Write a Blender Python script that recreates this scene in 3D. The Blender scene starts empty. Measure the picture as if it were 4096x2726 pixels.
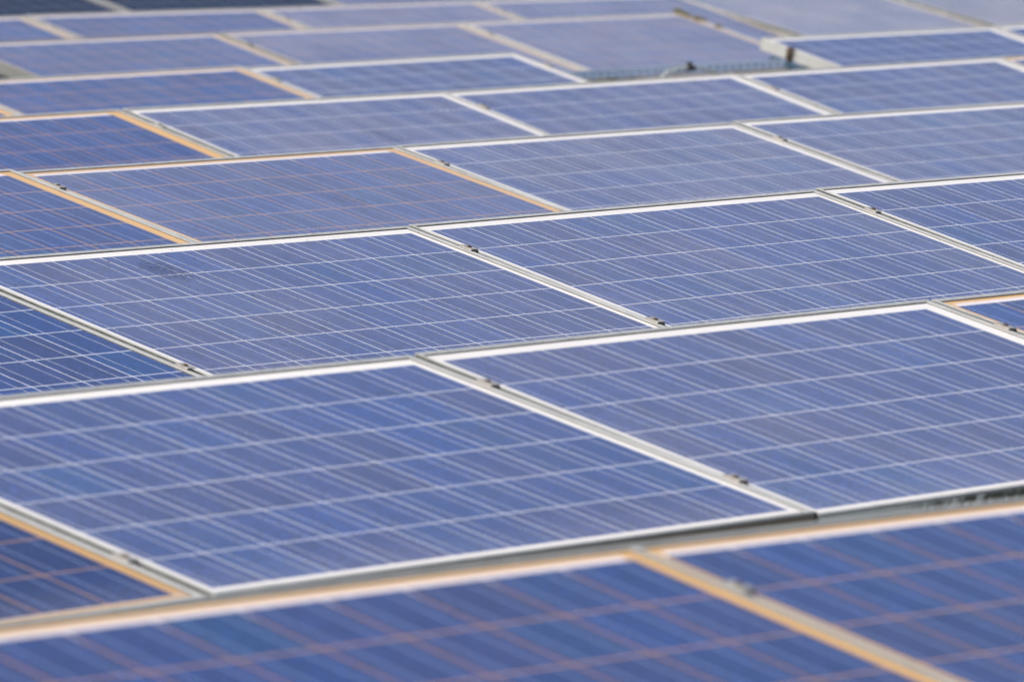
import bpy, bmesh, math, random
from mathutils import Matrix, Vector, Euler
R = math.radians
sc = bpy.context.scene
col = sc.collection

# ------------------------------------------------------------------ camera
cam_d = bpy.data.cameras.new('camera')
cam = bpy.data.objects.new('camera', cam_d)
col.objects.link(cam)
right = Vector((0.65707607, -0.75376635, -0.00934459))
down = Vector((-0.06635737, -0.04548829, -0.99675850))
fwd = Vector((0.75089795, 0.65556624, -0.07990722))
m = Matrix((right, -down, -fwd)).transposed().to_4x4()
m.translation = Vector((-12.38916952, -11.09665607, 1.05384068))
cam.matrix_world = m
cam_d.sensor_fit = 'HORIZONTAL'
cam_d.sensor_width = 36.0
cam_d.lens = 235.57                      # a long telephoto
cam_d.clip_start = 0.5
cam_d.clip_end = 4000
cam_d.dof.use_dof = True
cam_d.dof.focus_distance = 16.5
cam_d.dof.aperture_fstop = 7.3
cam_d.dof.aperture_blades = 0
sc.camera = cam

# ------------------------------------------------------------------ light
SUN_EL, SUN_AZ = 52.0, 288.0             # elevation; direction the light comes from, degrees from +Y clockwise
world = bpy.data.worlds.new('World')
sc.world = world
world.use_nodes = True
wn = world.node_tree
wn.nodes.clear()
wo = wn.nodes.new('ShaderNodeOutputWorld')
wb = wn.nodes.new('ShaderNodeBackground')
sky = wn.nodes.new('ShaderNodeTexSky')
sky.sky_type = 'NISHITA'
sky.sun_disc = False
sky.sun_elevation = R(SUN_EL)
sky.sun_rotation = R(SUN_AZ)
sky.dust_density = 4.6
sky.air_density = 1.0
sky.ozone_density = 2.0
wb.inputs['Strength'].default_value = 0.15
wn.links.new(sky.outputs[0], wb.inputs[0])
wn.links.new(wb.outputs[0], wo.inputs[0])

sun_d = bpy.data.lights.new('sun', 'SUN')
sun = bpy.data.objects.new('sun', sun_d)
col.objects.link(sun)
sun_d.energy = 3.4
sun_d.angle = R(3)
sun_d.color = (1.0, 0.93, 0.83)
az, el = R(SUN_AZ), R(SUN_EL)
to_sun = Vector((math.sin(az) * math.cos(el), math.cos(az) * math.cos(el), math.sin(el)))
sun.rotation_euler = to_sun.to_track_quat('Z', 'Y').to_euler()

vs = sc.view_settings
vs.view_transform = 'Standard'
vs.look = 'None'
vs.exposure = 0.29
vs.gamma = 1.0
sc.cycles.use_denoising = True

# ------------------------------------------------------------------ node helpers
class NG:
    def __init__(s, mat):
        mat.use_nodes = True
        s.t = mat.node_tree
        s.t.nodes.clear()
        s.out = s.t.nodes.new('ShaderNodeOutputMaterial')
    def n(s, kind, **kw):
        x = s.t.nodes.new(kind)
        for k, v in kw.items():
            setattr(x, k, v)
        return x
    def put(s, sock, v):
        if isinstance(v, bpy.types.NodeSocket):
            s.t.links.new(v, sock)
        elif isinstance(v, (tuple, list)) and len(v) == 3 and sock.type == 'RGBA':
            sock.default_value = (*v, 1)
        else:
            sock.default_value = v
    def m(s, op, a, b=0.0, c=0.0, clamp=False):
        x = s.n('ShaderNodeMath', operation=op, use_clamp=clamp)
        s.put(x.inputs[0], a); s.put(x.inputs[1], b); s.put(x.inputs[2], c)
        return x.outputs[0]
    def mix(s, f, a, b):
        x = s.n('ShaderNodeMix', data_type='RGBA')
        s.put(x.inputs[0], f); s.put(x.inputs[6], a); s.put(x.inputs[7], b)
        return x.outputs[2]
    def mul(s, f, a, b):
        x = s.n('ShaderNodeMix', data_type='RGBA', blend_type='MULTIPLY')
        s.put(x.inputs[0], f); s.put(x.inputs[6], a); s.put(x.inputs[7], b)
        return x.outputs[2]
    def ss(s, v, lo, hi):                # smoothstep 0..1
        x = s.n('ShaderNodeMapRange', interpolation_type='SMOOTHSTEP')
        s.put(x.inputs[0], v); s.put(x.inputs[1], lo); s.put(x.inputs[2], hi)
        return x.outputs[0]
    def noise(s, vec, scale, detail=3, rough=0.5):
        x = s.n('ShaderNodeTexNoise')
        s.put(x.inputs['Vector'], vec); x.inputs['Scale'].default_value = scale
        x.inputs['Detail'].default_value = detail; x.inputs['Roughness'].default_value = rough
        return x.outputs['Fac']
    def attr(s, name):
        x = s.n('ShaderNodeAttribute', attribute_type='OBJECT', attribute_name=name)
        return x.outputs['Fac']
    def vec(s, x, y, z=0.0):
        v = s.n('ShaderNodeCombineXYZ')
        s.put(v.inputs[0], x); s.put(v.inputs[1], y); s.put(v.inputs[2], z)
        return v.outputs[0]
    def coords(s):
        tc = s.n('ShaderNodeTexCoord')
        sp = s.n('ShaderNodeSeparateXYZ')
        s.t.links.new(tc.outputs['Object'], sp.inputs[0])
        return tc.outputs['Object'], sp.outputs[0], sp.outputs[1], sp.outputs[2]
    def bsdf(s, base, rough, metal=0.0, spec=0.5, normal=None, coat=0.0):
        b = s.n('ShaderNodeBsdfPrincipled')
        s.put(b.inputs['Base Color'], base); s.put(b.inputs['Roughness'], rough)
        s.put(b.inputs['Metallic'], metal); s.put(b.inputs['Specular IOR Level'], spec)
        if normal is not None:
            s.put(b.inputs['Normal'], normal)
        s.t.links.new(b.outputs[0], s.out.inputs[0])
        return b
    def bump(s, h, dist, strength=1.0):
        b = s.n('ShaderNodeBump')
        b.inputs['Strength'].default_value = strength
        b.inputs['Distance'].default_value = dist
        s.put(b.inputs['Height'], h)
        return b.outputs[0]

# ------------------------------------------------------------------ materials
PITCH = 0.158

def mat_laminate():
    """glass over polycrystalline cells: 10 x 6 cells, gaps, bus ribbons, border, dust and specks"""
    mat = bpy.data.materials.new('cell_laminate')
    g = NG(mat)
    obj, x, y, z = g.coords()
    u = x
    v = g.m('MULTIPLY', y, -1.0)
    seed = g.attr('seed')
    yel = g.attr('yellowing')
    dust = g.attr('dust_and_sheen')
    spk = g.attr('specks')
    dark = g.attr('darkness')
    un = g.m('DIVIDE', u, PITCH)
    vn = g.m('DIVIDE', v, PITCH)
    # distance to the nearest gap line
    du = g.m('MULTIPLY', g.m('ABSOLUTE', g.m('SUBTRACT', g.m('FRACT', g.m('ADD', un, 100.5)), 0.5)), PITCH)
    dv = g.m('MULTIPLY', g.m('ABSOLUTE', g.m('SUBTRACT', g.m('FRACT', g.m('ADD', vn, 100.5)), 0.5)), PITCH)
    gu = g.m('LESS_THAN', du, 0.0016)
    gv = g.m('LESS_THAN', dv, 0.0015)
    gap = g.m('MAXIMUM', gu, gv)
    db = g.m('MULTIPLY', g.m('ABSOLUTE', g.m('SUBTRACT', g.m('FRACT', g.m('ADD', g.m('MULTIPLY', un, 2.0), 100.0)), 0.5)), PITCH * 0.5)
    bus = g.m('MULTIPLY', g.m('LESS_THAN', db, 0.00095), g.m('GREATER_THAN', dv, 0.0030))
    # the block of cells
    inu = g.m('MULTIPLY', g.m('GREATER_THAN', u, g.attr('cell_start')), g.m('LESS_THAN', u, 1.5785))
    inv = g.m('MULTIPLY', g.m('GREATER_THAN', v, 0.0), g.m('LESS_THAN', v, 0.946))
    cells = g.m('MULTIPLY', inu, inv)
    # per cell tint
    cid = g.vec(g.m('FLOOR', un), g.m('FLOOR', vn), seed)
    wnz = g.n('ShaderNodeTexWhiteNoise', noise_dimensions='3D')
    g.put(wnz.inputs['Vector'], cid)
    wn2 = g.n('ShaderNodeSeparateColor')
    g.t.links.new(wnz.outputs['Color'], wn2.inputs[0])
    r1, r2, r3 = wn2.outputs[0], wn2.outputs[1], wn2.outputs[2]
    c_cell = g.mix(r1, (0.010, 0.037, 0.170), (0.021, 0.033, 0.132))
    c_cell = g.mix(g.m('POWER', r2, 9.0), c_cell, (0.008, 0.046, 0.170))
    # crystal grains
    sv = g.n('ShaderNodeVectorMath', operation='ADD')
    g.put(sv.inputs[0], obj)
    g.put(sv.inputs[1], g.vec(g.m('MULTIPLY', seed, 3.1), g.m('MULTIPLY', seed, 1.7), 0.0))
    so = sv.outputs[0]
    vor = g.n('ShaderNodeTexVoronoi', feature='F1')
    g.put(vor.inputs['Vector'], so); vor.inputs['Scale'].default_value = 95.0
    vs2 = g.n('ShaderNodeSeparateColor'); g.t.links.new(vor.outputs['Color'], vs2.inputs[0])
    bri = g.m('MULTIPLY_ADD', vs2.outputs[0], 0.60, 0.70)
    bri = g.m('MULTIPLY', bri, g.m('MULTIPLY_ADD', r3, 0.16, 0.92))
    bri = g.m('MULTIPLY', bri, g.m('SUBTRACT', 1.0, g.m('MULTIPLY', dark, 0.75)))
    cc = g.n('ShaderNodeVectorMath', operation='SCALE')
    g.put(cc.inputs[0], c_cell); g.put(cc.inputs[3], bri)
    c_cell = cc.outputs[0]
    # yellowed sheet: bleached near the cell strings' ends along the two long edges
    c_gap_y = g.mix(g.m('MULTIPLY', g.ss(v, 0.004, 0.05), 1.0), (0.74, 0.70, 0.70), (0.52, 0.27, 0.115))
    c_gap = g.mix(yel, (0.64, 0.65, 0.69), c_gap_y)
    c_bus = g.mix(yel, (0.50, 0.52, 0.57), (0.28, 0.36, 0.58))
    # outer border
    strip = g.m('MULTIPLY', g.m('GREATER_THAN', v, -0.0165), g.m('LESS_THAN', v, 0.4))
    strip = g.m('MULTIPLY', strip, g.m('MULTIPLY', g.m('GREATER_THAN', u, 0.024), g.m('LESS_THAN', u, 1.570)))
    strip_b = g.m('MULTIPLY', g.m('GREATER_THAN', v, 0.943), g.m('LESS_THAN', v, 0.953))
    strip = g.m('MAXIMUM', strip, g.m('MULTIPLY', strip_b, 0.45))
    pale = g.attr('strip_width')
    strip = g.m('MAXIMUM', strip, g.m('MULTIPLY', pale, g.m('LESS_THAN', v, 0.0)))
    c_or = g.mix(g.attr('tanning'), (0.60, 0.35, 0.10), (0.47, 0.385, 0.275))
    c_bord_y = g.mix(strip, c_or, (0.70, 0.62, 0.585))
    c_bord = g.mix(yel, (0.745, 0.715, 0.66), c_bord_y)
    c_bord = g.mix(g.m('MULTIPLY', g.m('POWER', dark, 2.0), 0.8), c_bord, (0.085, 0.082, 0.095))
    # cross ribbons seen as faint grey lines in the top border
    rib = g.m('MULTIPLY', g.m('LESS_THAN', g.m('ABSOLUTE', g.m('ADD', v, 0.0125)), 0.0012),
              g.m('LESS_THAN', g.m('FRACT', g.m('ADD', g.m('MULTIPLY', un, 0.5), 100.13)), 0.62))
    c_bord = g.mix(g.m('MULTIPLY', rib, 0.28), c_bord, (0.30, 0.29, 0.27))
    c = g.mix(bus, c_cell, c_bus)
    c = g.mix(gap, c, c_gap)
    c = g.mix(cells, c_bord, c)
    c = g.mix(g.m('MULTIPLY', g.m('POWER', dark, 2.0), 0.9), c, (0.006, 0.008, 0.020))
    # dust film, run-off streaks along the slope and a rim of dirt at the lower edge
    big = g.noise(so, 2.2, 4, 0.6)
    mp = g.n('ShaderNodeMapping'); g.put(mp.inputs['Vector'], so)
    mp.inputs['Scale'].default_value = (42.0, 3.0, 1.0)
    streak = g.noise(mp.outputs[0], 1.0, 3, 0.6)
    low = g.ss(v, 0.80, 0.97)
    df = g.m('MULTIPLY', dust, g.m('ADD', g.m('MULTIPLY_ADD', g.ss(big, 0.3, 0.7), 0.055, 0.085),
                                   g.m('MULTIPLY', g.ss(streak, 0.45, 0.75), 0.045)))
    df = g.m('ADD', df, g.m('MULTIPLY', low, 0.09), clamp=True)
    c = g.mix(df, c, (0.36, 0.33, 0.345))
    # small dark specks, drawn out along the row, gathered in loose clusters
    mp2 = g.n('ShaderNodeMapping'); g.put(mp2.inputs['Vector'], so)
    mp2.inputs['Scale'].default_value = (95.0, 190.0, 1.0)
    s1 = g.noise(mp2.outputs[0], 1.0, 2, 0.55)
    clus = g.noise(so, 5.5, 3, 0.6)
    thr = g.m('SUBTRACT', 0.71, g.m('MULTIPLY', g.ss(clus, 0.5, 0.75), 0.10))
    sm = g.m('MULTIPLY', g.ss(s1, thr, g.m('ADD', thr, 0.03)), spk)
    # one smudge placed per panel: an elongated cloud of dark streaks
    sx, sy, sa = g.attr('smudge_x'), g.attr('smudge_y'), g.attr('smudge_amount')
    ex = g.m('DIVIDE', g.m('SUBTRACT', u, sx), 0.085)
    ey = g.m('DIVIDE', g.m('SUBTRACT', v, sy), 0.11)
    rr = g.m('ADD', g.m('MULTIPLY', ex, ex), g.m('MULTIPLY', ey, ey))
    near = g.m('SUBTRACT', 1.0, g.ss(rr, 0.0, 1.0))
    mp3 = g.n('ShaderNodeMapping'); g.put(mp3.inputs['Vector'], so)
    mp3.inputs['Scale'].default_value = (90.0, 150.0, 1.0)
    s3 = g.noise(mp3.outputs[0], 1.0, 4, 0.65)
    smu = g.m('MULTIPLY', g.m('MULTIPLY', g.ss(g.m('ADD', s3, g.m('MULTIPLY', near, 0.16)), 0.60, 0.70), g.ss(near, 0.05, 0.4)), sa)
    # separate flecks of dirt and small insects
    v3 = g.n('ShaderNodeTexVoronoi', feature='F1')
    g.put(v3.inputs['Vector'], so); v3.inputs['Scale'].default_value = 34.0
    v3c = g.n('ShaderNodeSeparateColor'); g.t.links.new(v3.outputs['Color'], v3c.inputs[0])
    fleck = g.m('LESS_THAN', v3.outputs['Distance'], g.m('MULTIPLY', g.ss(v3c.outputs[0], 0.55, 1.0), 0.13))
    fleck = g.m('MULTIPLY', fleck, spk)
    allspk = g.m('MAXIMUM', g.m('MULTIPLY', sm, 0.75), g.m('MAXIMUM', g.m('MULTIPLY', smu, 0.8), g.m('MULTIPLY', fleck, 0.8)))
    c = g.mix(allspk, c, (0.018, 0.016, 0.02))
    # rain spotting and a slightly uneven sheen
    spots = g.noise(so, 30.0, 3, 0.7)
    rough = g.m('MULTIPLY_ADD', spots, 0.12, 0.14)
    rough = g.m('ADD', rough, g.m('MULTIPLY', allspk, 0.4))
    wav = g.noise(so, 7.0, 2, 0.5)
    nrm = g.bump(wav, 0.0006, 0.5)
    b = g.bsdf(c, rough, 0.0, 0.5, nrm)
    g.put(b.inputs['IOR'], g.m('SUBTRACT', 1.5, g.m('MULTIPLY', dark, 0.46)))
    return mat

def mat_alu(name, stain):
    mat = bpy.data.materials.new(name)
    g = NG(mat)
    obj, x, y, z = g.coords()
    sv = g.n('ShaderNodeVectorMath', operation='ADD')
    g.put(sv.inputs[0], obj)
    g.put(sv.inputs[1], g.vec(g.m('MULTIPLY', g.attr('seed'), 2.3), g.attr('seed'), 0.0))
    so = sv.outputs[0]
    a = g.noise(so, 260.0, 3, 0.7)
    b = g.noise(so, 14.0, 3, 0.6)
    base = g.mix(g.ss(b, 0.3, 0.7), (0.365, 0.372, 0.36), (0.45, 0.455, 0.435))
    # lichen and dirt speckle on the rail along the top edge
    top = g.ss(y, 0.030, 0.036)
    sp = g.m('MULTIPLY', g.ss(a, 0.52, 0.66), g.m('MULTIPLY_ADD', top, 0.72, 0.10))
    base = g.mix(sp, base, (0.10, 0.095, 0.085))
    base = g.mix(g.m('MULTIPLY', g.attr('frame_dark'), 0.9), base, (0.075, 0.085, 0.075))  # whole frame darkened evenly toward grey-green by this amount
    if stain:
        # algae on the downhill face: green-grey blotches with runs
        mp = g.n('ShaderNodeMapping'); g.put(mp.inputs['Vector'], so)
        mp.inputs['Scale'].default_value = (34.0, 34.0, 16.0)
        n1 = g.noise(mp.outputs[0], 1.0, 4, 0.7)
        alg = g.attr('algae')
        base = g.mix(g.m('MULTIPLY_ADD', alg, -0.7, 0.9), base, (0.17, 0.132, 0.078))
        gr = g.m('MULTIPLY', g.ss(n1, 0.44, 0.54), alg)
        gr = g.m('MULTIPLY', gr, g.ss(x, 0.20, 0.42))
        base = g.mix(g.m('MULTIPLY', alg, 0.75), base, (0.82, 0.83, 0.72))
        base = g.mix(g.m('MULTIPLY', gr, 0.9), base, (0.035, 0.045, 0.018))
    g.bsdf(base, g.m('MULTIPLY_ADD', a, 0.2, 0.42), 0.0 if stain else 0.25, 0.5, g.bump(a, 0.0003, 0.4))
    return mat

def mat_plain(name, c1, c2, scale, rough=0.7, metal=0.0, bump=0.002, detail=4):
    mat = bpy.data.materials.new(name)
    g = NG(mat)
    obj, x, y, z = g.coords()
    n = g.noise(obj, scale, detail, 0.6)
    g.bsdf(g.mix(g.ss(n, 0.32, 0.68), c1, c2), rough, metal, 0.5, g.bump(n, bump, 0.6))
    return mat

def mat_roof():
    mat = bpy.data.materials.new('roof_felt')
    g = NG(mat)
    obj, x, y, z = g.coords()
    n1 = g.noise(obj, 0.9, 5, 0.6)
    n2 = g.noise(obj, 38.0, 4, 0.7)
    n3 = g.noise(obj, 3.5, 5, 0.65)
    c = g.mix(g.ss(n1, 0.3, 0.7), (0.075, 0.073, 0.068), (0.13, 0.125, 0.115))
    c = g.mix(g.m('MULTIPLY', g.ss(n2, 0.45, 0.7), 0.5), c, (0.20, 0.19, 0.175))
    c = g.mix(g.m('MULTIPLY', g.ss(n3, 0.55, 0.68), 0.8), c, (0.055, 0.065, 0.020))
    g.bsdf(c, 0.9, 0.0, 0.3, g.bump(n2, 0.003, 0.7))
    return mat

M = {
    'laminate': mat_laminate(),
    'alu': mat_alu('aluminium_frame', False),
    'alu_stain': mat_alu('stained_frame_face', True),
    'seal': mat_plain('seam_dirt_and_shade', (0.035, 0.026, 0.012), (0.012, 0.010, 0.008), 60, 0.85),
    'grime_shade': mat_plain('seam_grime_shade', (0.115, 0.12, 0.105), (0.05, 0.05, 0.042), 50, 0.85),  # shade between neighbouring panels painted in, mixed with dirt
    'clamp': mat_plain('clamp_steel', (0.30, 0.28, 0.25), (0.42, 0.40, 0.37), 120, 0.45, 0.5, 0.0004),
    'clamp_dark': mat_plain('clamp_rubber', (0.012, 0.011, 0.011), (0.03, 0.025, 0.022), 90, 0.7),
    'rust': mat_plain('weathered_steel', (0.055, 0.035, 0.020), (0.11, 0.075, 0.045), 90, 0.7, 0.2, 0.0006),
    'galv': mat_plain('galvanised_steel', (0.66, 0.75, 0.88), (0.76, 0.83, 0.92), 45, 0.42, 0.1, 0.0006),
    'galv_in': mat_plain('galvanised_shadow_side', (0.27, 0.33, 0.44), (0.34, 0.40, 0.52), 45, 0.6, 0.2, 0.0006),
    'cap': mat_plain('blue_end_cap', (0.010, 0.035, 0.065), (0.015, 0.055, 0.10), 70, 0.5),
    'moss': mat_plain('moss', (0.045, 0.050, 0.014), (0.11, 0.095, 0.045), 80, 0.95, 0.0, 0.006),
    'mosstan': mat_plain('dry_moss', (0.10, 0.085, 0.05), (0.25, 0.20, 0.13), 60, 0.95, 0.0, 0.006),
    'cable': mat_plain('grey_cable_sheath', (0.42, 0.44, 0.40), (0.55, 0.56, 0.50), 50, 0.6, 0.0, 0.0006),
    'black': mat_plain('black_plastic', (0.010, 0.010, 0.010), (0.02, 0.019, 0.018), 60, 0.5),
    'roof': mat_roof(),
}

# ------------------------------------------------------------------ mesh helpers
class MB:
    """collects convex prisms and boxes, then links them as one mesh object"""
    def __init__(s):
        s.bm = bmesh.new()
    def box(s, x0, x1, y0, y1, z0, z1, mi=0):
        return s.hexa([(x0, y0, z0), (x1, y0, z0), (x1, y1, z0), (x0, y1, z0)],
                      [(x0, y0, z1), (x1, y0, z1), (x1, y1, z1), (x0, y1, z1)], mi)
    def hexa(s, lo, hi, mi=0):
        n = len(lo)
        a = [s.bm.verts.new(p) for p in lo]
        b = [s.bm.verts.new(p) for p in hi]
        fs = [s.bm.faces.new(list(reversed(a))), s.bm.faces.new(b)]
        for i in range(n):
            j = (i + 1) % n
            fs.append(s.bm.faces.new([a[i], a[j], b[j], b[i]]))
        for f in fs:
            f.material_index = mi
        return fs
    def cyl(s, c, r, h, n=10, mi=0, axis='z', r2=None):
        lo, hi = [], []
        for k in range(n):
            t = 2 * math.pi * k / n
            for L, rr, hh in ((lo, r, 0), (hi, r if r2 is None else r2, h)):
                p = (rr * math.cos(t), rr * math.sin(t), hh)
                if axis == 'x': p = (p[2], p[0], p[1])
                if axis == 'y': p = (p[1], p[2], p[0])
                L.append((c[0] + p[0], c[1] + p[1], c[2] + p[2]))
        s.hexa(lo, hi, mi)
    def tube(s, pts, r, n=8, mi=0):
        rings = []
        pts = [Vector(p) for p in pts]
        for i, p in enumerate(pts):
            d = (pts[min(i + 1, len(pts) - 1)] - pts[max(i - 1, 0)]).normalized()
            a = d.cross(Vector((0, 0, 1)))
            if a.length < 0.01: a = d.cross(Vector((0, 1, 0)))
            a.normalize(); b = d.cross(a)
            rings.append([s.bm.verts.new(p + r * (math.cos(2 * math.pi * k / n) * a + math.sin(2 * math.pi * k / n) * b)) for k in range(n)])
        for q, w in zip(rings, rings[1:]):
            for k in range(n):
                f = s.bm.faces.new([q[k], q[(k + 1) % n], w[(k + 1) % n], w[k]]); f.material_index = mi; f.smooth = True
        s.bm.faces.new(rings[0]); s.bm.faces.new(list(reversed(rings[-1])))
    def lump(s, c, rx, ry, rz, seed, sub=2, mi=0):
        rnd = random.Random(seed)
        r = bmesh.ops.create_icosphere(s.bm, subdivisions=sub, radius=1.0)
        ph = [rnd.uniform(0, 6) for _ in range(3)]
        for v in r['verts']:
            p = v.co
            k = 1 + 0.22 * math.sin(4 * p.x + ph[0]) * math.sin(5 * p.y + ph[1]) + rnd.uniform(-0.12, 0.12)
            v.co = Vector((c[0] + p.x * rx * k, c[1] + p.y * ry * k, c[2] + p.z * rz * k))
    def build(s, name, mats, parent=None, bevel=0.0):
        bmesh.ops.recalc_face_normals(s.bm, faces=s.bm.faces)
        me = bpy.data.meshes.new(name)
        s.bm.to_mesh(me); s.bm.free()
        for mm in (mats if isinstance(mats, (list, tuple)) else [mats]):
            me.materials.append(mm)
        o = bpy.data.objects.new(name, me)
        col.objects.link(o)
        if parent is not None:
            o.parent = parent
        if bevel:
            b = o.modifiers.new('bevel', 'BEVEL'); b.width = bevel; b.segments = 2; b.limit_method = 'ANGLE'
        return o

def thing(name, loc, rot=(0, 0, 0), label=None, cat=None, group=None, kind=None):
    o = bpy.data.objects.new(name, None)
    o.empty_display_size = 0.1
    o.location = loc
    o.rotation_euler = Euler([R(a) for a in rot], 'XYZ')
    col.objects.link(o)
    return tag(o, label, cat, group, kind)

def tag(o, label=None, cat=None, group=None, kind=None):
    if label: o['label'] = label
    if cat: o['category'] = cat
    if group: o['group'] = group
    if kind: o['kind'] = kind
    return o

# ------------------------------------------------------------------ the roof
mb = MB()
mb.box(-1500, 1500, -1500, 1500, -0.60, -0.345)
roof = mb.build('ground', M['roof'])
tag(roof, 'dark mossy flat roof under the rows of panels', 'ground', None, 'structure')

# ------------------------------------------------------------------ panels
H = 0.050          # frame height
LIP = 0.0022       # frame lip above the glass
def make_panel(key, loc, rot, uR, yellow=0.0, dust=1.0, specks=0.25, dark=0.0, algae=0.0, smudge=None,
               label='', pale=0.0, moss=(), cstart=0.017, bare=False, tan=0.0, frame_dark=0.0):
    root = thing('solar_panel', loc, rot, label, 'solar panel', 'framed solar panels set out in rows')
    seed = (sum(ord(ch) * (7 + 13 * i) for i, ch in enumerate(key)) % 97) * 0.37
    uL, vT, vB = -0.008, -0.050, 0.974
    lw, lwl, lwr, lwb = 0.0150, 0.0085, 0.0165, 0.0085
    # frame: four mitred bars
    f = MB()
    O = [(uL, -vT), (uR, -vT), (uR, -vB), (uL, -vB)]
    I = [(uL + lwl, -vT - lw), (uR - lwr, -vT - lw), (uR - lwr, -vB + lwb), (uL + lwl, -vB + lwb)]
    for k in range(4):
        j = (k + 1) % 4
        q = [O[k], O[j], I[j], I[k]]
        # tiny mitre gap
        fs = f.hexa([(a, b, -H) for a, b in q], [(a, b, LIP) for a, b in q], 0)
    fr = f.build('frame', [M['alu']], root, 0.0009)
    fr['seed'] = seed; fr['algae'] = algae; fr['frame_dark'] = float(frame_dark)
    # the downhill face of the front bar, weathered
    fa = MB()
    fa.box(uL + 0.002, uR - 0.002, -vB - 0.0016, -vB - 0.0004, -H + 0.001, LIP - 0.006)
    fa.box(uL + 0.002, uR - 0.002, -vB - 0.0040, -vB - 0.0017, -H + 0.001, -H + 0.006)
    fo = fa.build('front_face', [M['alu_stain']], root)
    fo['seed'] = seed; fo['algae'] = algae
    if algae > 0.5: fo['label'] = 'frame face blotched with green algae'
    # glass laminate
    gl = MB()
    gl.box(I[0][0] - 0.003, I[1][0] + 0.003, I[2][1] - 0.003, I[0][1] + 0.003, -0.005, 0.0)
    go = gl.build('glass', [M['laminate']], root)
    for k_, v_ in dict(seed=seed, yellowing=yellow, dust_and_sheen=dust, specks=specks, darkness=dark,
                       cell_start=cstart, strip_width=pale, tanning=tan).items():
        go[k_] = float(v_)
    sx, sy, sa = smudge if smudge else (-5.0, -5.0, 0.0)
    go['smudge_x'] = float(sx); go['smudge_y'] = float(sy); go['smudge_amount'] = float(sa)
    # dark seam of dirt between the lip and the glass
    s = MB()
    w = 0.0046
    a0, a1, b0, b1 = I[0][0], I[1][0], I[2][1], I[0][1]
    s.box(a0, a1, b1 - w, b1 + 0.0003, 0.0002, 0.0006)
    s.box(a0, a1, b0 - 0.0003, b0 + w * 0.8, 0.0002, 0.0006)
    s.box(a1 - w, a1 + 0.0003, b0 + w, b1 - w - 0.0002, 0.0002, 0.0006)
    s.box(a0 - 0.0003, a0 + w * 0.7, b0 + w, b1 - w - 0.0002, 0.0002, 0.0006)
    if not bare:
        # side strip paints gap shade along with dirt; end block paints the dark opening
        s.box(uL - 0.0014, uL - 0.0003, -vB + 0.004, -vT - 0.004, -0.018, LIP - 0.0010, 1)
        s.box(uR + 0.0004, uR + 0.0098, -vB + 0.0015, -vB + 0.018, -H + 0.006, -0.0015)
    s.build('seal', [M['seal'], M['grime_shade']], root)
    if moss:
        for i, (mu, mv, mr) in enumerate(moss):
            mm = MB()
            for q in range(4):
                rr = random.Random(i * 7 + q)
                mm.lump((mu + rr.uniform(-1, 1) * mr * .6, -mv + rr.uniform(-1, 1) * mr, LIP + mr * 0.18), mr * .7, mr * .8, mr * .45, i * 5 + q)
            mm.build('moss', M['moss'], root)
    return root

# key: (origin of the cell block, rotation in degrees)
POSE = {
'1a':(-6.8501,-5.0744,0.0098, 14.266,0.317,-1.026),
'1b':(-5.2009,-5.0856,-0.0027, 14.107,0.525,-0.896),
'2a':(-4.3726,-2.4865,-0.0208, 13.806,0.142,0.739),
'2b':(-2.7310,-2.4686,-0.0222, 14.341,-0.058,0.674),
'2c':(-1.0660,-2.4541,-0.0215, 14.129,0.021,0.558),
'2z':(-6.0214,-2.4987,-0.0252, 14.020,-0.185,0.552),
'3a':(-1.6409,-0.0133,-0.0015, 14.466,0.125,0.327),
'3b':(-0.0000,0.0017,-0.0030, 14.804,-0.217,0.280),
'3c':(1.6386,0.0117,0.0069, 14.887,0.017,-0.198),
'3z':(-3.2592,-0.0109,-0.0042, 14.470,-0.108,0.443),
'4a':(1.0556,2.4556,0.0087, 14.257,0.078,1.298),
'4b':(2.7104,2.4920,0.0076, 14.542,-0.019,0.926),
'4c':(4.3685,2.5238,0.0125, 14.614,0.078,0.890),
'4z':(-0.6043,2.4260,0.0165, 14.565,0.028,1.366),
'5a':(2.3627,4.9587,0.0045, 15.603,-0.100,0.106),
'5b':(4.0364,4.9526,0.0091, 15.520,0.099,-0.055),
'5c':(5.6935,4.9628,0.0037, 15.837,-0.238,-0.073),
'5d':(7.3620,4.9517,0.0082, 15.603,-0.218,0.335),
'5e':(9.0300,4.9617,0.0140, 15.6,-0.1,0.3),
'6z':(3.9200,7.4450,-0.0060, 15.0,0.0,-0.1),
'6a':(5.5924,7.4440,-0.0087, 15.000,-0.138,-0.168),
'6b':(7.2623,7.4310,-0.0115, 15.000,-0.203,-0.107),
'6d':(10.5805,7.4268,-0.0000, 15.000,0.014,-0.302),
'6e':(12.2527,7.4099,0.0002, 15.000,-0.101,-0.136),
'7a':(8.0547,9.9069,0.0171, 14.999,0.133,0.566),
'7b':(9.7324,9.9113,0.0122, 14.999,0.151,0.772),
'7c':(11.4033,9.9240,0.0083, 14.999,0.103,0.703),
'8z':(9.2340,12.3560,0.0290, 15.0,0.3,-0.1),
'8a':(10.9067,12.3509,0.0239, 15.000,0.503,-0.195),
'8b':(12.5795,12.3404,0.0094, 15.000,0.300,0.132),
'8c':(14.2513,12.3362,0.0005, 15.000,0.371,-0.020),
'8d':(15.8900,12.3700,-0.0120, 12.3,0.2,0.0),
'8e':(17.5500,12.3700,-0.0120, 11.5,0.2,0.0),
'9z':(12.0000,14.8300,0.0700, 15.0,0.2,0.0),
'9a':(13.6700,14.8300,0.0700, 15.0,0.2,0.0),
'9b':(15.3300,14.8300,0.0700, 15.0,0.2,0.0),
}
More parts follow.
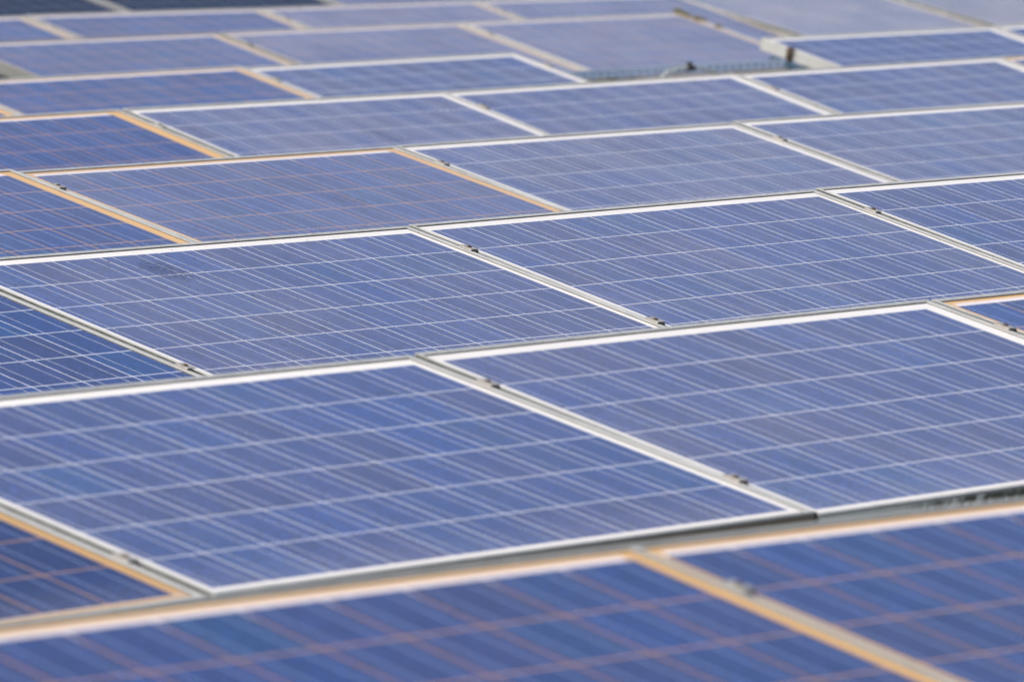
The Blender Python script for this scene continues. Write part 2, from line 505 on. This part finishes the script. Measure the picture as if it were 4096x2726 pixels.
LABEL = {
'1a': 'orange-edged panel closest to the camera, filling the bottom left, strongly blurred',
'1b': 'orange-edged panel in the bottom right corner, right of the broad blurred diagonal seam',
'2z': 'dark navy panel with yellow-orange rim cut off at the lower left edge',
'2a': 'large blue white-rimmed panel whose front left corner touches the dark-blue yellow-rimmed one',
'2b': 'large white-rimmed panel with green algae blotches along its front frame face',
'2c': 'corner of an orange-rimmed panel at the right edge, just above the big white-rimmed one',
'3z': 'dark blue crisp panel cut off at the left edge, below a white diagonal seam',
'3a': 'crisp white-rimmed panel with dark smudge streaks near its back left',
'3b': 'crisp white-rimmed panel in the middle right, between two seams with sharp clamps',
'3c': 'crisp white-rimmed panel cut off at the right edge of the picture',
'4z': 'orange-rimmed panel cut off at the left edge with orange cell grid',
'4a': 'orange-rimmed panel left of centre with a thin brown stain across its cells',
'4b': 'white-rimmed panel in centre right, beside the brown-stained orange-rimmed panel',
'4c': 'white-rimmed panel at the right edge, in the row behind the sharp one',
'5a': 'small dark blue orange-rimmed panel at the left edge, with its seam to a white panel',
'5b': 'white-rimmed panel right of the dark orange-rimmed one, fifth row from the front',
'5c': 'white-rimmed panel directly in front of the empty slot, fifth row from the front',
'5d': 'white-rimmed panel in front of the panel whose bare frame side shows, upper right',
'5e': 'sliver of orange-rimmed panel at the right edge, upper part of the picture',
'6z': 'tiny panel sliver at the left edge behind the dark orange-rimmed panel',
'6a': 'wide orange-rimmed panel at upper left, joined to the white-rimmed one beside the empty slot',
'6b': 'white-rimmed panel just left of the empty slot with grey slotted rail',
'6d': 'white-rimmed panel with its pale frame side exposed, right of the empty slot',
'6e': 'sliver of dark white-rimmed panel at the top right edge',
'7a': 'tan-rimmed panel at the upper left with its grey-green frame side showing',
'7b': 'tan-rimmed panel at top centre left, between two tan diagonal seams',
'7c': 'tan-rimmed panel behind the empty slot, moss lumps on its right frame',
'8z': 'dark tan-rimmed panel cut off in the top left corner',
'8a': 'tan-rimmed panel near the top left, in front of the dark navy panel',
'8b': 'tan-rimmed panel at top centre left, behind the tan-rimmed one with two seams',
'8c': 'tan-rimmed panel at the top centre right, left of the paler grey one',
'8d': 'pale mauve-grey panel at the top right, behind the exposed frame side',
'8e': 'dark mauve-grey panel in the top right corner',
'9z': 'dark navy panel in the extreme top left corner, left of a grey seam',
'9a': 'dark navy panel along the top left edge, right of a grey seam',
'9b': 'blue panel sliver at the top edge, right of the dark navy one',
}
UR = {'1a':1.628,'1b':1.630,'2z':1.628,'2a':1.622,'2b':1.644,'2c':1.64,'3z':1.600,'3a':1.621,'3b':1.620,'3c':1.62,
      '4z':1.641,'4a':1.636,'4b':1.639,'4c':1.64,'5a':1.655,'5b':1.639,'5c':1.650,'5d':1.650,'5e':1.64,'6z':1.65,'6a':1.651,'6b':1.64,
      '6d':1.654,'6e':1.64,'7a':1.659,'7b':1.652,'7c':1.645,'8z':1.655,'8a':1.654,'8b':1.653,'8c':1.628,'8d':1.64,'8e':1.64,
      '9z':1.65,'9a':1.64,'9b':1.64}
OPT = {  # dust on the far rows also paints their paler, greyer sky reflection
'1a': dict(yellow=1, dust=0.2, dark=.18, frame_dark=.3), '1b': dict(yellow=1, dust=0.2, dark=.2, frame_dark=.3),
'2z': dict(yellow=1, dust=0.1, dark=0.42), '2a': dict(dust=0.8), '2b': dict(dust=1.3, algae=1.0), '2c': dict(yellow=1, dust=.5),
'3z': dict(dust=0.2, dark=.12, specks=.4), '3a': dict(dust=1.4, specks=1.0, smudge=(0.575, 0.13, 0.75)), '3b': dict(dust=1.6, specks=0.7),
'3c': dict(dust=1.3, specks=0.4),
'4z': dict(yellow=1, dust=0.8), '4a': dict(yellow=1, dust=1.7, smudge=(0.925, 0.40, 0.45)), '4b': dict(dust=2.2), '4c': dict(dust=2.0),
'5a': dict(yellow=1, dust=0.6), '5b': dict(dust=2.0), '5c': dict(dust=1.9), '5d': dict(dust=1.6), '5e': dict(yellow=1),
'6z': dict(yellow=1), '6a': dict(tan=.4, yellow=1, dust=1.0, pale=0.3), '6b': dict(dust=1.5, bare=True), '6d': dict(dust=1.0, bare=True), '6e': dict(dust=.4),
'7a': dict(frame_dark=.75, tan=.7, yellow=1, dust=1.8, pale=.5, bare=True), '7b': dict(tan=.7, yellow=1, dust=2.8, pale=.5),
'7c': dict(tan=.7, yellow=1, dust=3.0, pale=.6, bare=True, moss=((1.632,-.035,.026),(1.632,.0,.022),(1.636,.075,.022),(1.634,.21,.014))),
'8z': dict(tan=.8, yellow=1, dust=1.2, pale=.5), '8a': dict(tan=.8, yellow=1, dust=1.4, pale=.6), '8b': dict(tan=.8, yellow=1, dust=3.0, pale=.7),
'8c': dict(tan=.8, yellow=1, dust=2.6, pale=.7), '8d': dict(tan=1, yellow=.5, dust=4.0, dark=.2), '8e': dict(tan=1, yellow=.3, dust=4.0, dark=.38),
'9z': dict(dark=.85, specks=0, dust=0.0), '9a': dict(dark=.85, specks=0, dust=0.0), '9b': dict(tan=.8, yellow=1, dust=1.5),
}
PAN = {}
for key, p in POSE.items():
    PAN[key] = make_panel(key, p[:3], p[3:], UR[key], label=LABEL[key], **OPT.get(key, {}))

# ------------------------------------------------------------------ clamps
def make_clamp():
    root = thing('panel_clamp', (0, 0, 0))
    b = MB()
    b.box(-0.0135, 0.0135, -0.020, 0.020, LIP + 0.0026, LIP + 0.0048)
    b.box(-0.0135, -0.0110, -0.020, 0.020, LIP + 0.0002, LIP + 0.0026)
    b.box(0.0110, 0.0135, -0.020, 0.020, LIP + 0.0002, LIP + 0.0026)
    b.build('plate', M['clamp'], root, 0.0006)
    c = MB()
    c.box(-0.0055, 0.0055, -0.027, 0.027, -0.030, LIP + 0.0024)
    c.build('spacer', M['clamp_dark'], root)
    d = MB()
    d.cyl((0, 0, LIP + 0.0049), 0.0062, 0.0022, 6)
    d.cyl((0, 0, LIP + 0.0071), 0.0030, 0.0012, 10)
    d.build('bolt', M['rust'], root)
    return root

def copy_tree(o, parent=None):
    c = o.copy()
    col.objects.link(c)
    c.parent = parent
    for ch in list(o.children):
        copy_tree(ch, c)
    return c

SEAMS = [   # left panel, v, label
('1a', .15, 'blurred clamp in the broad tan diagonal seam at bottom right'),
('2z', .775, 'blurred dark clamp on the seam beside the yellow-rimmed navy panel, lower left'),
('2a', .15, 'back clamp on the long blurred white seam through the middle foreground'),
('2a', .775, 'front clamp on the long blurred white seam, nearer the dark frame corner'),
('2b', .16, 'blurred clamp beside the small orange-rimmed panel corner at the right edge'),
('3z', .775, 'sharp clamp low on the white seam at the left, above the wide foreground rim'),
('3a', .153, 'sharp clamp high on the central crisp seam, near its back corner'),
('3a', .768, 'sharp clamp at the near end of the central crisp seam'),
('3b', .151, 'sharp clamp on the right-hand crisp seam near the right edge'),
('4z', .135, 'dark clamp on the orange-rimmed seam at the left edge'),
('4a', .145, 'clamp where an orange rim meets a white rim, centre of the picture'),
('4b', .148, 'soft clamp on the white seam, upper right behind the sharp row'),
('5a', .15, 'blurred clamp on the orange and white seam at upper left'),
('5b', .15, 'blurred clamp on the white seam in front of the left-hand white panel end'),
('5c', .15, 'faint clamp on the white seam in front of the exposed frame side'),
('6a', .15, 'brown blurred clamp on the tan and white seam, upper left of centre'),
('7a', .15, 'dark blurred clamp on the left tan seam near the top'),
('7b', .15, 'brown blurred clamp on the middle tan seam near the top centre'),
('8z', .15, 'dark blurred clamp on the tan seam in the top left corner'),
('8a', .15, 'faint blurred clamp on the short tan seam, top left of centre'),
('8b', .15, 'faint blurred clamp on the short tan seam at the very top centre'),
('6b', .15, 'brown clamp on the open right frame beside the empty slot'),
('8d', .60, 'dark clamp where the grey diagonal seam meets the white rim, top right'),
]
proto = None
used = False
for left, v, lab in SEAMS:
    if proto is None:
        proto = make_clamp(); o = proto
    else:
        o = copy_tree(proto)
    L = PAN[left]
    e = L.rotation_euler.to_matrix()
    uc = UR[left] + 0.0065 - (0.004 if left == '6b' else 0)
    o.location = L.location + e @ Vector((uc, -v, 0.0))
    o.rotation_euler = L.rotation_euler
    tag(o, lab, 'clamp', 'dark clamps on the panel seams')

# ------------------------------------------------------------------ racks under the rows
def rowplane(x, y0, v, h=0.0, tilt=15.0, z0=0.0):
    c, s = math.cos(R(tilt)), math.sin(R(tilt))
    return (x, y0 - v * c - h * s, z0 - v * s + h * c)
TILT = R(15)
def rail_bar(name, parent, x0, x1, v, mat, w=0.036, h=0.036):
    m_ = MB(); m_.box(x0, x1, -v - w / 2, -v + w / 2, -H - h - 0.001, -H - 0.001)
    return m_.build(name, mat, parent, 0.001)
RACK = [
(1, -7.4, -3.4, 'rack rails under the nearest row, hidden below the bottom left panel'),
(2, -6.1, 0.7, 'rack rails under the second row, behind the dark front frame face'),
(3, -3.4, 3.3, 'rack rails under the crisp row of white-rimmed panels'),
(4, -0.7, 6.1, 'rack rails under the row just behind the crisp one'),
(5, 2.3, 10.8, 'rack rails under the row in front of the empty slot'),
(6, 3.8, 14.0, 'rack with bare slotted rail crossing the empty slot, upper right'),
(7, 8.0, 13.1, 'rack rails under the tan-rimmed row behind the empty slot'),
(8, 9.1, 19.3, 'rack rails under the farthest tan-rimmed row'),
(9, 11.9, 17.0, 'rack rails under the dark navy panels at the top edge'),
]
for n, x0, x1, lab in RACK:
    y0 = 2.475 * (n - 3) - 0.02
    root = thing('mounting_rack', (0, y0, -0.012), (15, 0, 0), lab, 'mounting rack', 'racks under the panel rows')
    if n == 6:
        rail_bar('rail', root, x0, 8.93, 0.15, M['galv'])
        rail_bar('rail', root, 10.62, x1, 0.15, M['galv'])
    else:
        rail_bar('rail', root, x0, x1, 0.15, M['galv'])
    rail_bar('rail', root, x0, x1 if n != 6 else 8.9, 0.775, M['galv'])
    if n == 6: rail_bar('rail', root, 10.62, x1, 0.775, M['galv'])
    k = x0 + 0.35
    while k < x1:
        if not (n == 6 and 8.95 < k < 10.6):
            for v, nm in ((0.15, 'back_leg'), (0.775, 'front_leg')):
                p = rowplane(k, 0, v, -H - 0.037)
                top = Vector((k, -v, -H - 0.037))
                ln = (-0.345 + 0.012 - p[2]) * -1 / math.cos(TILT)
                if ln > 0.01:
                    lg = MB()
                    lg.box(-0.02, 0.02, -0.02, 0.02, -ln * math.cos(TILT), 0.0)
                    lo = lg.build(nm, M['galv'], root)
                    lo.location = top
                    lo.rotation_euler = (-TILT, 0, 0)
        k += 1.66

# slotted channel left in the empty slot of the sixth row (real slots, dark inside)
root = bpy.data.objects['mounting_rack.005'] if 'mounting_rack.005' in bpy.data.objects else None
y6 = 7.275
ch = thing('slotted_rail', (0, y6, 0), (0, 0, 0), 'pale grey-blue slotted rail bridging the empty slot between panels', 'rail')
X0, X1, ZT, ZB = 8.94, 10.50, -0.075, -0.110
c = MB()
c.box(X0, X1, -0.0015, 0.0, ZT - 0.008, ZT)            # upper strip of the front web
c.box(X0, X1, -0.0015, 0.0, ZB, ZB + 0.006)            # lower strip
xx, px = X0, 0.052
while xx < X1 - px:
    c.box(xx, xx + 0.029, -0.0015, 0.0, ZB + 0.0061, ZT - 0.0081)
    xx += px
c.box(X0, X1, 0.0, 0.010, ZT - 0.0015, ZT)             # top flange
c.box(X0, X1, 0.0, 0.036, ZB, ZB + 0.0015)             # bottom flange
c.build('channel', M['galv'], ch)
bk = MB()
bk.box(X0, X1, 0.036, 0.0375, ZB, ZT)
bk.build('back_web', M['galv_in'], ch)
mo = MB()
rr = random.Random(5)
xx = X0 + 0.02
while xx < X0 + 0.50:
    mo.lump((xx, -0.012 + rr.uniform(-.004, .004), ZB - 0.010), rr.uniform(.018, .034), 0.012, rr.uniform(.008, .013), int(xx * 1000), 1)
    xx += 0.03
mo.build('moss', M['moss'], ch)
mo = MB()
while xx < X1:
    mo.lump((xx, -0.012 + rr.uniform(-.004, .004), ZB - 0.012), rr.uniform(.018, .034), 0.012, rr.uniform(.008, .014), int(xx * 1000), 1)
    xx += 0.028
mo.build('dry_moss', M['mosstan'], ch)

# cable arching over the slotted rail with its black connector
cb = thing('cable', (0, y6 - 0.05, 0), (0, 0, 0), 'pale grey cable arching over the slotted rail in the empty slot', 'cable')
pts = [(9.56, 0.0, -0.150), (9.585, 0, -0.118), (9.62, 0, -0.096), (9.68, 0, -0.086), (9.75, 0.0, -0.082), (9.80, 0, -0.084), (9.87, 0, -0.092), (9.93, 0, -0.104), (10.0, 0.0, -0.118)]
q = MB()
q.tube(pts, 0.0050)
q.build('sheath', M['cable'], cb)
q = MB()
q.cyl((9.760, 0, -0.084), 0.013, 0.030, 12, axis='x')
q.cyl((9.790, 0, -0.084), 0.010, 0.016, 12, axis='x')
q.cyl((9.772, 0, -0.076), 0.012, 0.018, 12, axis='z', r2=0.012)
q.build('connector', M['black'], cb)

# end of the rail and the side clamp under the exposed panel frame
L = PAN['6d']; e = L.rotation_euler.to_matrix()
def sidebits(key, v, lab1, lab2):
    L = PAN[key]
    t = thing('side_clamp', L.location, (0, 0, 0), lab1, 'clamp')
    t.rotation_euler = L.rotation_euler
    a = MB()
    a.box(-0.022, -0.0085, -v - 0.014, -v + 0.014, -H - 0.004, -0.010)
    a.box(-0.026, 0.004, -v - 0.014, -v + 0.014, LIP + .0005, LIP + 0.004)
    a.box(-0.026, -0.0225, -v - 0.014, -v + 0.014, -0.012, LIP + 0.004)
    a.build('bracket', M['rust'], t, 0.001)
    a = MB(); a.cyl((-0.022, -v, -0.030), 0.008, -0.010, 6, axis='x')
    a.build('bolt', M['black'], t)
    t2 = thing('rail_end', L.location, (0, 0, 0), lab2, 'rail end')
    t2.rotation_euler = L.rotation_euler
    a = MB()
    a.box(-0.045, -0.002, -v - 0.13, -v + 0.085, -H - 0.040, -H - 0.0055)
    a.build('cap', M['cap'], t2, 0.004)
    a = MB(); a.box(-0.040, 0.0, -v - 0.16, -v - 0.131, -H - 0.045, -H - 0.006)
    a.build('foot', M['black'], t2, 0.003)
sidebits('6d', 0.125, 'dark rusty bracket on the exposed pale frame side, upper right',
         'dark blue capped beam end below the exposed pale frame side, upper right')
sidebits('7a', 0.60, 'dark bracket on the frame side at the upper left edge',
         'black beam end below the frame side at the upper left edge')
